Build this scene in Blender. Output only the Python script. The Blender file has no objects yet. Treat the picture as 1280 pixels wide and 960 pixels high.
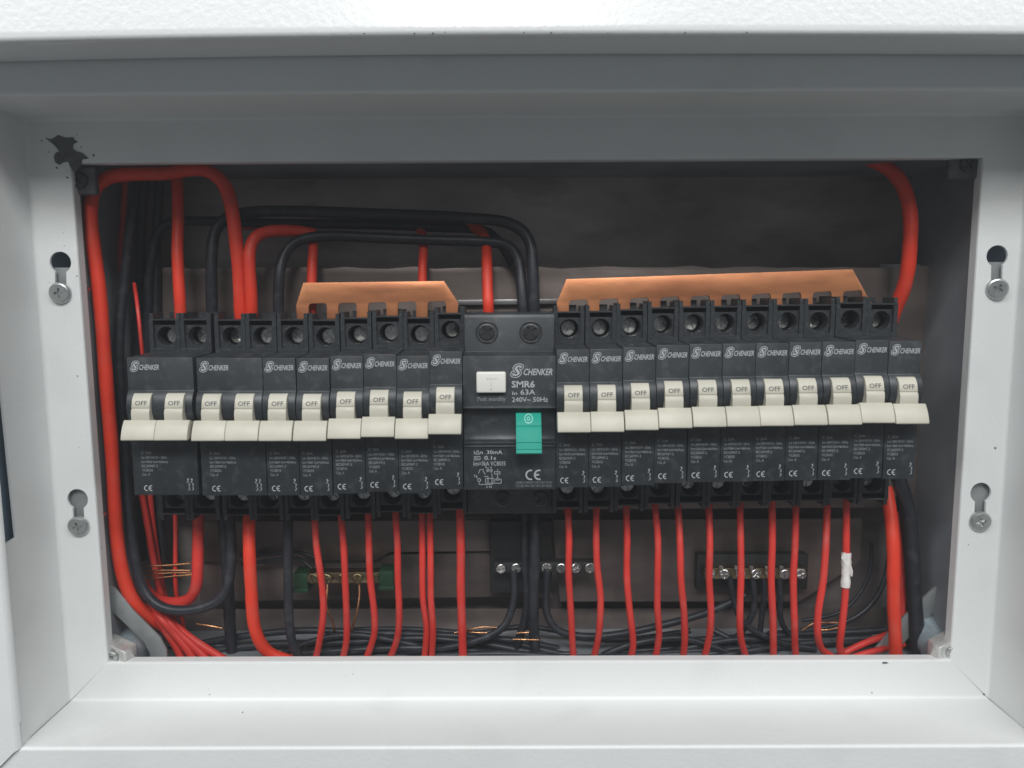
import bpy, bmesh, math, random
from mathutils import Vector, Matrix
from mathutils.geometry import tessellate_polygon

random.seed(7)
C = bpy.context.scene.collection
SC = bpy.context.scene
VEIL_DENSITY = 0.09
MM = 0.001                       # everything below is written in millimetres

# ------------------------------------------------------------------ camera
FPX, W0, H0 = 961.0, 1280.0, 960.0
PITCH, ROLL = math.radians(6.4), math.radians(0.25)
cam_d = bpy.data.cameras.new('camera')
cam = bpy.data.objects.new('camera', cam_d)
C.objects.link(cam)
cam_d.sensor_width = 36.0
cam_d.lens = FPX / W0 * 36.0
cam_d.clip_start, cam_d.clip_end = 0.01, 100.0
CAM_ROT = Matrix.Rotation(math.radians(90) - PITCH, 3, 'X') @ Matrix.Rotation(-ROLL, 3, 'Z')
cam.matrix_world = CAM_ROT.to_4x4()
SC.camera = cam

# ------------------------------------------------------------------ light
world = bpy.data.worlds.new('World')
SC.world = world
world.use_nodes = True
bg = world.node_tree.nodes['Background']
bg.inputs[0].default_value = (0.86, 0.94, 1.0, 1)
bg.inputs[1].default_value = 0.13


def area_lamp(name, loc, target, sx, sy, power, col):
    d = bpy.data.lights.new(name, 'AREA')
    d.shape = 'RECTANGLE'
    d.size, d.size_y, d.energy, d.color = sx, sy, power, col
    o = bpy.data.objects.new(name, d)
    C.objects.link(o)
    o.location = loc
    o.rotation_euler = (Vector(target) - Vector(loc)).to_track_quat('-Z', 'Y').to_euler()
    return o


area_lamp('ceiling_lamp', (-0.05, -1.35, 1.20), (0, 0.3, -0.05), 0.42, 0.30, 11, (1.0, 0.985, 0.96))
area_lamp('ceiling_strip_lamp', (0.0, -1.35, 1.60), (0, 0.3, -0.05), 6.0, 0.36, 77, (0.98, 0.99, 1.0))

SC.view_settings.view_transform = 'Standard'
SC.view_settings.look = 'None'
SC.view_settings.exposure = 0.08
SC.view_settings.gamma = 1.0
SC.cycles.max_bounces = 8
SC.cycles.filter_width = 1.6


# ------------------------------------------------------------------ helpers
def P(px, py, Y):
    """millimetre point on the plane Y that the photograph shows at pixel (px, py)"""
    d = CAM_ROT @ Vector(((px - W0 / 2) / FPX, (H0 / 2 - py) / FPX, -1.0))
    return d * (Y / d.y)


def link(name, me, mat=None, parent=None):
    o = bpy.data.objects.new(name, me)
    C.objects.link(o)
    if mat is not None and not me.materials:
        me.materials.append(mat)
    if parent is not None:
        o.parent = parent
    return o


def finish(bm, bevel=0.0, angle=35, smooth=True, seg=2, normals=True):
    """bmesh in mm -> mesh in metres"""
    bmesh.ops.remove_doubles(bm, verts=bm.verts, dist=1e-4)
    if normals:
        bmesh.ops.recalc_face_normals(bm, faces=bm.faces)
    if bevel > 0:
        ed = [e for e in bm.edges if len(e.link_faces) == 2 and e.calc_face_angle(0) > math.radians(30)]
        bmesh.ops.bevel(bm, geom=ed, offset=bevel, segments=seg, affect='EDGES', profile=0.5, clamp_overlap=True)
    for v in bm.verts:
        v.co *= MM
    me = bpy.data.meshes.new('mesh')
    bm.to_mesh(me)
    bm.free()
    if smooth:
        me.polygons.foreach_set('use_smooth', [True] * len(me.polygons))
        me.set_sharp_from_angle(angle=math.radians(angle))
    return me


def add_box(bm, x0, x1, y0, y1, z0, z1):
    v = [bm.verts.new((x, y, z)) for x in (x0, x1) for y in (y0, y1) for z in (z0, z1)]
    for f in ((0, 1, 3, 2), (4, 6, 7, 5), (0, 4, 5, 1), (2, 3, 7, 6), (0, 2, 6, 4), (1, 5, 7, 3)):
        bm.faces.new([v[i] for i in f])


def add_prism(bm, loops, fn, d0, d1):
    """a sheet with holes: loops of 2D points, fn(a, b, d) -> 3D, from depth d0 to d1"""
    tris = tessellate_polygon([[Vector((p[0], p[1], 0)) for p in l] for l in loops])
    flat = [p for l in loops for p in l]
    A = [bm.verts.new(fn(p[0], p[1], d0)) for p in flat]
    B = [bm.verts.new(fn(p[0], p[1], d1)) for p in flat]
    for t in tris:
        try:
            bm.faces.new([A[i] for i in t])
            bm.faces.new([B[i] for i in reversed(t)])
        except ValueError:
            pass
    k = 0
    for l in loops:
        n = len(l)
        for i in range(n):
            a, b = k + i, k + (i + 1) % n
            bm.faces.new((A[a], A[b], B[b], B[a]))
        k += n


XZ = lambda a, b, d: (a, d, b)      # sheet facing the camera
YZ = lambda a, b, d: (d, a, b)      # side profile pushed along x


def circle(cx, cy, r, n=20, a0=0.0, a1=2 * math.pi, ry=None):
    full = abs(a1 - a0 - 2 * math.pi) < 1e-6
    m = n if full else n + 1
    return [(cx + r * math.cos(a0 + (a1 - a0) * i / n), cy + (ry or r) * math.sin(a0 + (a1 - a0) * i / n)) for i in range(m)]


def rect(x0, x1, z0, z1):
    return [(x0, z0), (x1, z0), (x1, z1), (x0, z1)]


def smooth_path(pts, step=6.0):
    pts = [Vector(p) for p in pts]
    P_ = [pts[0] * 2 - pts[1]] + pts + [pts[-1] * 2 - pts[-2]]
    out = []
    for i in range(1, len(P_) - 2):
        p0, p1, p2, p3 = P_[i - 1:i + 3]
        n = max(2, int((p2 - p1).length / step))
        for k in range(n):
            t = k / n
            out.append(0.5 * ((2 * p1) + (p2 - p0) * t + (2 * p0 - 5 * p1 + 4 * p2 - p3) * t * t + (3 * p1 - p0 - 3 * p2 + p3) * t ** 3))
    out.append(pts[-1])
    return out


def add_tube(bm, pts, r, seg=10, step=5.0):
    q = smooth_path(pts, step)
    up = Vector((0.13, 0.9, 0.31)).normalized()
    rings = []
    for i, p in enumerate(q):
        t = (q[min(i + 1, len(q) - 1)] - q[max(i - 1, 0)]).normalized()
        up = (up - t * up.dot(t)).normalized()
        s = t.cross(up)
        rr = r(i / (len(q) - 1)) if callable(r) else r
        rings.append([bm.verts.new(p + (up * math.cos(2 * math.pi * k / seg) + s * math.sin(2 * math.pi * k / seg)) * rr) for k in range(seg)])
    for a, b in zip(rings, rings[1:]):
        for k in range(seg):
            bm.faces.new((a[k], a[(k + 1) % seg], b[(k + 1) % seg], b[k]))
    bm.faces.new(rings[0][::-1])
    bm.faces.new(rings[-1])


def thing(name, label, cat, loc=(0, 0, 0), group=None):
    o = bpy.data.objects.new(name, None)
    o.empty_display_size = 0.01
    C.objects.link(o)
    o.location = Vector(loc) * MM
    return tag(o, label, cat, group)


def tag(o, label, cat, group=None):
    o['label'], o['category'] = label, cat
    if group:
        o['group'] = group
    return o


# ------------------------------------------------------------------ materials
def material(name, col, rough=0.5, metal=0.0, var=0.15, scale=60.0, bump=0.0, bscale=900.0, bdist=0.0002, rvar=0.1,
             spec=0.5, dust=None, dust_amt=0.0, dust_scale=250.0, col2=None, stretch=(1, 1, 1)):
    m = bpy.data.materials.new(name)
    m.use_nodes = True
    N, L = m.node_tree.nodes, m.node_tree.links
    b = N['Principled BSDF']
    b.inputs['Metallic'].default_value = metal
    b.inputs['Specular IOR Level'].default_value = spec
    geo = N.new('ShaderNodeNewGeometry')
    mp = N.new('ShaderNodeMapping')
    mp.inputs['Scale'].default_value = stretch
    L.new(geo.outputs['Position'], mp.inputs['Vector'])

    def noise(sc, det=4.0):
        n = N.new('ShaderNodeTexNoise')
        n.inputs['Scale'].default_value = sc
        n.inputs['Detail'].default_value = det
        L.new(mp.outputs[0], n.inputs['Vector'])
        return n
    n1 = noise(scale)
    ramp = N.new('ShaderNodeValToRGB')
    c2 = col2 or tuple(c * (1 - var) for c in col)
    c1 = tuple(min(1, c * (1 + var * 0.5)) for c in col)
    ramp.color_ramp.elements[0].position, ramp.color_ramp.elements[1].position = 0.3, 0.7
    ramp.color_ramp.elements[0].color = (*c2, 1)
    ramp.color_ramp.elements[1].color = (*c1, 1)
    L.new(n1.outputs['Fac'], ramp.inputs['Fac'])
    out = ramp.outputs['Color']
    if dust:
        n3 = noise(dust_scale, 6.0)
        r3 = N.new('ShaderNodeValToRGB')
        r3.color_ramp.elements[0].position, r3.color_ramp.elements[1].position = 0.52, 0.75
        r3.color_ramp.elements[1].color = (dust_amt, dust_amt, dust_amt, 1)
        L.new(n3.outputs['Fac'], r3.inputs['Fac'])
        mx = N.new('ShaderNodeMix')
        mx.data_type = 'RGBA'
        L.new(r3.outputs['Color'], mx.inputs[0])
        L.new(out, mx.inputs[6])
        mx.inputs[7].default_value = (*dust, 1)
        out = mx.outputs[2]
    L.new(out, b.inputs['Base Color'])
    mr = N.new('ShaderNodeMapRange')
    mr.inputs['To Min'].default_value = max(0.02, rough - rvar)
    mr.inputs['To Max'].default_value = min(1, rough + rvar)
    n4 = noise(scale * 2.7)
    L.new(n4.outputs['Fac'], mr.inputs['Value'])
    L.new(mr.outputs[0], b.inputs['Roughness'])
    if bump > 0:
        n2 = noise(bscale, 2.0)
        bp = N.new('ShaderNodeBump')
        bp.inputs['Strength'].default_value = bump
        bp.inputs['Distance'].default_value = bdist
        L.new(n2.outputs['Fac'], bp.inputs['Height'])
        L.new(bp.outputs[0], b.inputs['Normal'])
    return m


M = {
    'white': material('white_powder_coat', (0.765, 0.785, 0.775), 0.40, var=0.03, scale=9, bump=0.4, bscale=620, bdist=0.00025, rvar=0.08, dust=(0.60, 0.61, 0.60), dust_amt=0.3, dust_scale=34),
    'door': material('textured_white_door_paint', (0.735, 0.75, 0.745), 0.245, var=0.02, scale=9, bump=0.2, bscale=520, bdist=0.00035, rvar=0.04),
    'galv': material('galvanised_steel', (0.40, 0.40, 0.395), 0.42, metal=0.85, var=0.3, scale=70, bump=0.08, bscale=300, rvar=0.12),
    'plate': material('dull_galvanised_plate', (0.20, 0.165, 0.15), 0.42, metal=0.5, var=0.4, scale=38, bump=0.1, bscale=260, rvar=0.14, stretch=(0.5, 1, 1.6)),
    'back': material('brown_grey_back_sheet', (0.34, 0.30, 0.29), 0.45, metal=0.35, var=0.65, scale=17, bump=0.2, bscale=120, rvar=0.18, stretch=(0.6, 1, 1.4),
                     dust=(0.10, 0.085, 0.085), dust_amt=0.6, dust_scale=60),
    'wall_steel': material('dull_grey_tray_side', (0.30, 0.325, 0.35), 0.55, metal=0.35, var=0.3, scale=24, bump=0.05, bscale=260, rvar=0.1),
    'strap': material('matt_zinc_strap', (0.33, 0.35, 0.35), 0.5, metal=0.4, var=0.2, scale=90, bump=0.06, bscale=500),
    'zinc': material('zinc_plated_screw', (0.56, 0.58, 0.57), 0.34, metal=0.85, var=0.2, scale=250, bump=0.1, bscale=900, rvar=0.1),
    'screw': material('bright_terminal_screw', (0.62, 0.61, 0.59), 0.30, metal=1.0, var=0.35, scale=420, bump=0.2, bscale=1400, rvar=0.12),
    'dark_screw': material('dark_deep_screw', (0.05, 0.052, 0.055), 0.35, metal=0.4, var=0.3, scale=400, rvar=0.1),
    'black': material('black_thermoplastic', (0.028, 0.034, 0.039), 0.42, var=0.3, scale=70, bump=0.08, bscale=2400, bdist=0.00006, rvar=0.06,
                      dust=(0.14, 0.148, 0.15), dust_amt=0.3, dust_scale=240),
    'black_term': material('black_terminal_plastic', (0.026, 0.03, 0.034), 0.40, var=0.2, scale=200, bump=0.06, bscale=2400, bdist=0.00006, rvar=0.1,
                           dust=(0.17, 0.17, 0.165), dust_amt=0.22, dust_scale=600),
    'cream': material('cream_toggle_plastic', (0.56, 0.54, 0.45), 0.45, var=0.1, scale=70, bump=0.05, bscale=2000, bdist=0.00005, rvar=0.05),
    'button': material('white_button_plastic', (0.78, 0.77, 0.71), 0.33, var=0.03, scale=110, rvar=0.05),
    'green': material('green_toggle_plastic', (0.018, 0.33, 0.25), 0.55, spec=0.3, var=0.06, scale=110, rvar=0.05),
    'mint': material('pale_green_print', (0.35, 0.72, 0.62), 0.5, var=0.02, scale=110, rvar=0.02),
    'print': material('pale_grey_print', (0.42, 0.44, 0.45), 0.55, var=0.1, scale=500, rvar=0.05),
    'dimprint': material('worn_grey_print', (0.23, 0.24, 0.245), 0.6, var=0.35, scale=900, rvar=0.05),
    'ink': material('dark_grey_ink', (0.10, 0.10, 0.10), 0.6, var=0.25, scale=800, rvar=0.05),
    'faintink': material('faint_grey_ink', (0.50, 0.49, 0.45), 0.5, var=0.1, scale=800, rvar=0.05),
    'copper': material('copper_sheet', (0.63, 0.262, 0.118), 0.38, metal=0.6, var=0.28, scale=42, bump=0.16, bscale=260, rvar=0.2, col2=(0.45, 0.17, 0.078), dust=(0.22, 0.095, 0.06), dust_amt=0.3, dust_scale=150, stretch=(0.45, 1, 1.6)),
    'strand': material('bare_copper_wire', (0.78, 0.40, 0.20), 0.3, metal=1.0, var=0.2, scale=300, rvar=0.1),
    'red': material('red_wire_insulation', (0.60, 0.040, 0.030), 0.42, var=0.2, scale=45, bump=0.14, bscale=360, rvar=0.14, spec=0.4,
                    dust=(0.50, 0.16, 0.13), dust_amt=0.3, dust_scale=130),
    'redfat': material('orange_red_cable_insulation', (0.70, 0.046, 0.020), 0.48, var=0.18, scale=40, bump=0.16, bscale=280, rvar=0.12, spec=0.35,
                       dust=(0.52, 0.15, 0.11), dust_amt=0.22, dust_scale=110),
    'wire_black': material('black_wire_insulation', (0.020, 0.022, 0.028), 0.42, spec=0.35, var=0.2, scale=60, bump=0.08, bscale=400, rvar=0.12,
                           dust=(0.12, 0.125, 0.13), dust_amt=0.25, dust_scale=200),
    'tape': material('white_paper_tape', (0.74, 0.71, 0.68), 0.7, var=0.12, scale=260, bump=0.5, bscale=500, bdist=0.0004),
    'brass': material('tarnished_brass', (0.30, 0.235, 0.14), 0.35, metal=1.0, var=0.3, scale=120, rvar=0.12),
    'earth_green': material('dark_green_insulator', (0.010, 0.046, 0.02), 0.45, var=0.2, scale=150, rvar=0.1),
    'base_black': material('black_bar_carrier', (0.02, 0.022, 0.022), 0.5, var=0.2, scale=150, rvar=0.1),
    'chip': material('bare_dark_steel', (0.11, 0.12, 0.125), 0.6, metal=0.15, var=0.35, scale=260, bump=0.3, bscale=600, rvar=0.1),
    'pale_zinc': material('pale_zinc_nut', (0.66, 0.66, 0.64), 0.3, metal=0.6, var=0.2, scale=200, bump=0.1, bscale=700, rvar=0.1),
    'blue_zinc': material('blue_zinc_sleeve', (0.34, 0.42, 0.46), 0.25, metal=0.35, var=0.2, scale=120, rvar=0.1),
    'slate': material('blue_grey_latch_steel', (0.16, 0.23, 0.29), 0.5, var=0.1, scale=60, rvar=0.06),
}

# ---- added scattering volume around the enclosure, imitates lens veil and lifts the blacks
hm = bpy.data.materials.new('lens_veil')
hm.use_nodes = True
hm.node_tree.nodes.clear()
_v = hm.node_tree.nodes.new('ShaderNodeVolumePrincipled')
_v.inputs['Color'].default_value = (0.93, 0.95, 1.0, 1)
_v.inputs['Density'].default_value = VEIL_DENSITY
_o = hm.node_tree.nodes.new('ShaderNodeOutputMaterial')
hm.node_tree.links.new(_v.outputs[0], _o.inputs['Volume'])
bm = bmesh.new()
add_box(bm, -450, 450, -80, 460, -400, 320)
hz = link('veil_volume', finish(bm, smooth=False), hm)
hz['kind'] = 'stuff'

# ================================================================== ENCLOSURE
F1, F0 = 312.0, 277.0            # flange plane, front plane of the frame
NF = 17.0                        # flange width
board = thing('distribution_board', 'white metal distribution board enclosure with its frame around the open wiring tray', 'enclosure', P(660, 520, 340))
B0 = board.location / MM


def bpart(name, bm, mat, parent=None, **k):
    for v in bm.verts:
        v.co -= B0
    return link(name, finish(bm, **k), M[mat], parent or board)


cTL, cTR, cBR, cBL = P(88.5, 204, F1), P(1229, 197, F1), P(1188, 825, F1), P(134.7, 828, F1)


def corner(k, n):
    c, s = {'TL': (cTL, (-1, 1)), 'TR': (cTR, (1, 1)), 'BR': (cBR, (1, -1)), 'BL': (cBL, (-1, -1))}[k]
    return Vector((c.x + s[0] * n, 0, c.z + s[1] * n))


def keyhole(px, py, sx, sy):
    a, b = P(px, py, F1), P(sx, sy, F1)
    r, h = 4.3, 2.3
    u = Vector((b.x - a.x, b.z - a.z)).normalized()
    s = Vector((-u.y, u.x))
    ang = math.asin(h / r)
    base = math.atan2(u.y, u.x)
    pts = [(a.x + r * math.cos(base + ang + (2 * math.pi - 2 * ang) * i / 22), a.z + r * math.sin(base + ang + (2 * math.pi - 2 * ang) * i / 22)) for i in range(23)]
    e = Vector((b.x, b.z))
    b2 = math.atan2(-s.y, -s.x)
    end = [(e.x + h * math.cos(b2 + math.pi * i / 8), e.y + h * math.sin(b2 + math.pi * i / 8)) for i in range(9)]
    return pts + end


KEYS = {'L': [((75.5, 328), (76, 366)), ((97, 624), (99, 657))],
        'R': [((1246.5, 320), (1245.5, 361)), ((1226, 616), (1224.5, 651))]}


def rail(ca, cb, holes=(), slot=None, nfront=30.0, gap=0.0):
    bm = bmesh.new()

    def pt(n, y, s):
        a, b = corner(ca, n), corner(cb, n)
        d = (b - a).normalized() * gap * min(1.0, max(0.0, (n - 4) / 8))
        v = (a + d).lerp(b - d, s)
        v.y = y
        return v

    def strip(prof, seg=24):
        rows = [[bm.verts.new(pt(n, y, i / seg)) for i in range(seg + 1)] for n, y in prof]
        for a, b in zip(rows, rows[1:]):
            for i in range(seg):
                bm.faces.new((a[i], a[i + 1], b[i + 1], b[i]))
    R = 1.3
    arc = lambda cn, cy, r, a0, a1: [(cn + r * math.cos(a0 + (a1 - a0) * i / 5), cy + r * math.sin(a0 + (a1 - a0) * i / 5)) for i in range(6)]
    bend1 = arc(NF - R, F1 - R, R, math.pi / 2, 0)
    bend2 = arc(NF + R, F0 + R, R, math.pi, 1.5 * math.pi)
    lip = [(0.0, F1 + 5), (0.0, F1 + 0.7)] + [(0.3, F1 + 0.15), (0.8, F1)]
    outer = arc(NF + nfront - R, F0 + R, R, -math.pi / 2, 0) + [(NF + nfront, F0 + 22)]
    if not holes:
        strip(lip + bend1 + bend2 + outer)
    else:
        strip(lip)
        strip(bend1)
        strip(bend2 + outer)
        q = [pt(0.8, F1, 0), pt(NF - R, F1, 0), pt(NF - R, F1, 1), pt(0.8, F1, 1)]
        loops = [[(v.x, v.z) for v in q]] + [keyhole(*a, *b) for a, b in holes]
        tris = tessellate_polygon([[Vector((p[0], p[1], 0)) for p in l] for l in loops])
        vs = [bm.verts.new((p[0], F1, p[1])) for l in loops for p in l]
        for t in tris:
            bm.faces.new([vs[i] for i in t])
        # reveal wall, maybe with a latch slot
        a, b = pt(NF, F1, 0), pt(NF, F1, 1)
        xa = lambda z: a.x + (b.x - a.x) * (z - a.z) / (b.z - a.z)
        loops = [[(F0 + R, a.z), (F1 - R, a.z), (F1 - R, b.z), (F0 + R, b.z)]] + ([slot] if slot else [])
        tris = tessellate_polygon([[Vector((p[0], p[1], 0)) for p in l] for l in loops])
        vs = [bm.verts.new((xa(p[1]), p[0], p[1])) for l in loops for p in l]
        for t in tris:
            bm.faces.new([vs[i] for i in t])
    bmesh.ops.remove_doubles(bm, verts=bm.verts, dist=0.02)
    bmesh.ops.recalc_face_normals(bm, faces=bm.faces)
    # turn the sheet outward (towards the camera), then give it thickness
    ref = max(bm.faces, key=lambda f: f.calc_area())
    if ref.normal.y > 0.3 or (abs(ref.normal.y) <= 0.3 and ref.normal.dot(Vector((650, 0, -50)) * 0 + Vector((7, F0, -50)) - ref.calc_center_median()) < 0):
        bmesh.ops.reverse_faces(bm, faces=bm.faces)
    o = bpart('frame_rail', bm, 'white', normals=False, angle=40)
    md = o.modifiers.new('sheet', 'SOLIDIFY')
    md.thickness = 0.0011
    md.offset = -1
    me = bpy.data.meshes.new_from_object(o.evaluated_get(bpy.context.evaluated_depsgraph_get()))
    o.modifiers.clear()
    o.data = me
    me.polygons.foreach_set('use_smooth', [True] * len(me.polygons))
    me.set_sharp_from_angle(angle=math.radians(40))
    for p in o.data.polygons:      # only the narrow bends are shaded round
        if p.area > 6e-6 and max(abs(p.normal.x), abs(p.normal.y), abs(p.normal.z)) > 0.98:
            p.use_smooth = False
    return o


slot = [(279.3, P(4, 682, 278).z), (286.3, P(22, 672, 286).z), (284.6, -14.0), (278.9, -12.0)]
rail('TL', 'TR')
rail('BL', 'BR', gap=0.28)
rail('BL', 'TL', holes=KEYS['L'], slot=slot)
rail('BR', 'TR', holes=KEYS['R'])

# blue-grey latch plate behind the slot in the left reveal
bm = bmesh.new()
add_box(bm, cBL.x - NF - 7, cBL.x - NF - 5.5, 276.5 + 3, 300, -110, 5)
bpart('latch_plate', bm, 'slate', bevel=0.2)

# dark backing strip added behind each open mitre so the gap reads dark
for k, sx, sz in (('BL', -1, -1), ('BR', 1, -1)):
    bm = bmesh.new()
    prev = None
    for n, y in ((3, F1 + 1.8), (NF + 1.4, F1 + 1.8), (NF + 1.4, F0 + 1.8), (NF + 28, F0 + 1.8)):
        c = corner(k, n)
        c.y = y
        w = Vector((-sz, 0, sx)) * 1.4
        cur = (bm.verts.new(c + w), bm.verts.new(c - w))
        if prev:
            bm.faces.new((prev[0], prev[1], cur[1], cur[0]))
        prev = cur
    bpart('mitre_backing', bm, 'chip')

# ---- hinged door folded up above the opening
bm = bmesh.new()
xs = [-330 + 660 * i / 60 for i in range(61)]
dY = 256.0
rows = []
for x in xs:
    px = 640 + x / (dY * 1.05) * FPX
    t = (px - 640) / 640
    zb = P(640, 44.5 + (7.5 if t < 0 else 4.0) * t * t, dY).z
    prof = [(276.2, zb + 0.4), (260, zb - 0.3)]
    prof += [(dY + 2.0 + 2.0 * math.sin(a), zb + 2.0 - 2.0 * math.cos(a)) for a in (0, -0.4, -0.8, -1.2, -1.5)]
    prof += [(dY + 0.28, zb + 3.6), (dY + 2.02, zb + 16), (dY + 4.85, zb + 36), (dY + 7.7, zb + 56), (276.2, zb + 57)]
    rows.append([bm.verts.new((x, y, z)) for y, z in prof])
for a, b in zip(rows, rows[1:]):
    n = len(a)
    for i in range(n):
        bm.faces.new((a[i], b[i], b[(i + 1) % n], a[(i + 1) % n]))
bm.faces.new(rows[0])
bm.faces.new(rows[-1][::-1])
d = bpart('door', bm, 'door', angle=50)
d['label'] = 'textured white door folded up along the top edge'

# ---- tray behind the frame
xl, xr = cBL.x - 2.5, cBR.x + 2.5
xlt, xrt = cTL.x - 2.5, cTR.x + 2.5
zt, zb = cTL.z + 2.5, cBL.z - 9.0
YB = 371.0
bm = bmesh.new()
add_box(bm, xlt - 6, xrt + 6, YB, YB + 1.2, zb - 4, zt + 4)
bpart('tray_back', bm, 'back')
for s, xb_, xt_ in ((-1, xl, xlt), (1, xr, xrt)):
    bm = bmesh.new()
    q = [(xb_, zb), (xb_ + s * 1.2, zb), (xt_ + s * 1.2, zt), (xt_, zt)]
    add_prism(bm, [q], XZ, F1 + 1.6, YB)
    bpart('tray_side', bm, 'wall_steel')
bm = bmesh.new()
add_box(bm, xl, xr, F1 + 6, YB, zb - 1.2, zb)
bpart('tray_floor', bm, 'wall_steel')
bm = bmesh.new()
add_box(bm, xlt, xrt, F1 + 6, YB, zt, zt + 1.2)
bpart('tray_top', bm, 'wall_steel')

# ---- steel brackets that show through the keyholes
for side, y0, y1, xs_ in (('L', 334.5, 700, (56, 92, 80, 120)), ('R', 327.5, 694, (1232, 1262, 1205, 1243))):
    bm = bmesh.new()
    Yb = F1 + 2.6
    a, b, c, d_ = P(xs_[0], y0, Yb), P(xs_[1], y0, Yb), P(xs_[3], y1, Yb), P(xs_[2], y1, Yb)
    add_prism(bm, [[(a.x, a.z), (b.x, b.z), (c.x, c.z), (d_.x, d_.z)]], XZ, Yb, Yb + 1.2)
    bpart('tray_bracket', bm, 'strap')


for s_, x_ in ((-1, min(xl, xlt)), (1, max(xr, xrt))):  # dark sheet added behind the keyholes, hides the bright background
    bm = bmesh.new()
    x0, x1 = sorted((x_ + s_ * 0.5, x_ + s_ * 26))
    add_box(bm, x0, x1, F1 + 16, F1 + 17, zb + 10, zt - 10)
    bpart('keyhole_backing', bm, 'slate', bevel=.2)


def cross_loop(cx, cz, r, w, rot):
    pts = []
    for k in range(4):
        a = rot + k * math.pi / 2
        u, v = Vector((math.cos(a), math.sin(a))), Vector((-math.sin(a), math.cos(a)))
        for q in (u * w - v * w * 0 - v * w, ):
            pass
        pts += [u * w - v * w, u * r - v * w * 0.8, u * r + v * w * 0.8]
    return [(cx + p.x, cz + p.y) for p in pts]


def screw_bm(r, t, rot, slotr=0.6, w=0.12, dome=0.25, dp=None):
    """screw head facing -y, with a real cross recess; centred at the origin, back at y=0"""
    bm = bmesh.new()
    n = 20
    dp = dp or t * 0.55
    add_prism(bm, [circle(0, 0, r * 0.82, n), cross_loop(0, 0, r * slotr, r * w, rot)], XZ, -t, -t + dp)
    add_prism(bm, [circle(0, 0, r * 0.82, n)], XZ, -t + dp + 0.01, 0)
    ring = []
    for rr, y in ((r * 0.82, -t), (r * 0.93, -t * 0.88), (r, -t * 0.6), (r, 0.0)):
        ring.append([bm.verts.new((p[0], y, p[1])) for p in circle(0, 0, rr, n)])
    for a, b in zip(ring, ring[1:]):
        for i in range(n):
            bm.faces.new((a[i], a[(i + 1) % n], b[(i + 1) % n], b[i]))
    return bm


KEY_SCREW = finish(screw_bm(4.25, 1.7, 0.5, 0.46, 0.13), angle=30)
for side, tilt in (('L', 0.22), ('R', -0.22)):
    for _, s in KEYS[side]:
        c = P(s[0], s[1], F1 - 0.4)
        o = link('screw', KEY_SCREW, M['zinc'], board)
        o.location = (c - B0) * MM
        o.rotation_euler = (0.10, random.uniform(0, 1.5), tilt * 0.5)

# ---- paint chips
bm = bmesh.new()
px = [(56, 172), (64, 174), (73, 168.5), (82, 172), (91, 171.5), (93, 175), (97, 177), (91.5, 180), (91, 186), (96, 189), (103, 191), (110.5, 198), (103, 199),
      (101, 204), (99, 209), (93, 216), (88, 209), (85, 202), (79, 203), (74, 206), (69, 203), (67, 196), (69, 191), (74, 189), (70, 184), (66, 180)]
q = [P(a, b, F1 - 0.25) for a, b in px]
add_prism(bm, [[(v.x, v.z) for v in q]], XZ, F1 - 0.25, F1 + 0.4)
o = bpart('paint_chip', bm, 'chip')
o['label'] = 'large ragged dark patch of missing paint at the upper left corner'
zfl = cBL.z - NF
for (a, b, onfloor, r) in ((1106, 828.5, 0, 1.5), (1090, 866, 0, .35), (1052, 873, 0, .4), (1147, 871, 0, .4), (1009, 872, 0, .35), (262, 868, 0, .3),
                           (303, 890, 1, .35), (117, 194, 0, .5), (52, 176, 0, .35), (71, 210, 0, .45), (101, 184, 0, .3), (84, 222, 0, .4), (61, 190, 0, .25), (96, 168, 0, .22), (1230, 868, 0, .6), (96, 345, 0, .25), (1085, 800, 2, 0), (97, 470, 0, .3), (1244, 560, 0, .5)):
    if onfloor == 2:
        continue
    bm = bmesh.new()
    c = P(a, b, F1 - 0.1)
    pts = [(c.x + r * random.uniform(.6, 1.3) * math.cos(i), c.z + r * (0.35 if r > 1 else .9) * random.uniform(.6, 1.2) * math.sin(i)) for i in [k * 2 * math.pi / 9 for k in range(9)]]
    if onfloor:
        d_ = P(a, b, 100).normalized()
        c = d_ * ((zfl + 0.1) / d_.z)
        add_prism(bm, [[(c.x + (p[0] - P(a, b, F1 - .1).x), c.y + (p[1] - P(a, b, F1 - .1).z)) for p in pts]], lambda u, v, w: (u, v, w), zfl + 0.08, zfl - .3)
    else:
        add_prism(bm, [pts], XZ, F1 - 0.12, F1 + 0.3)
    bpart('paint_chip', bm, 'chip')

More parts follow.
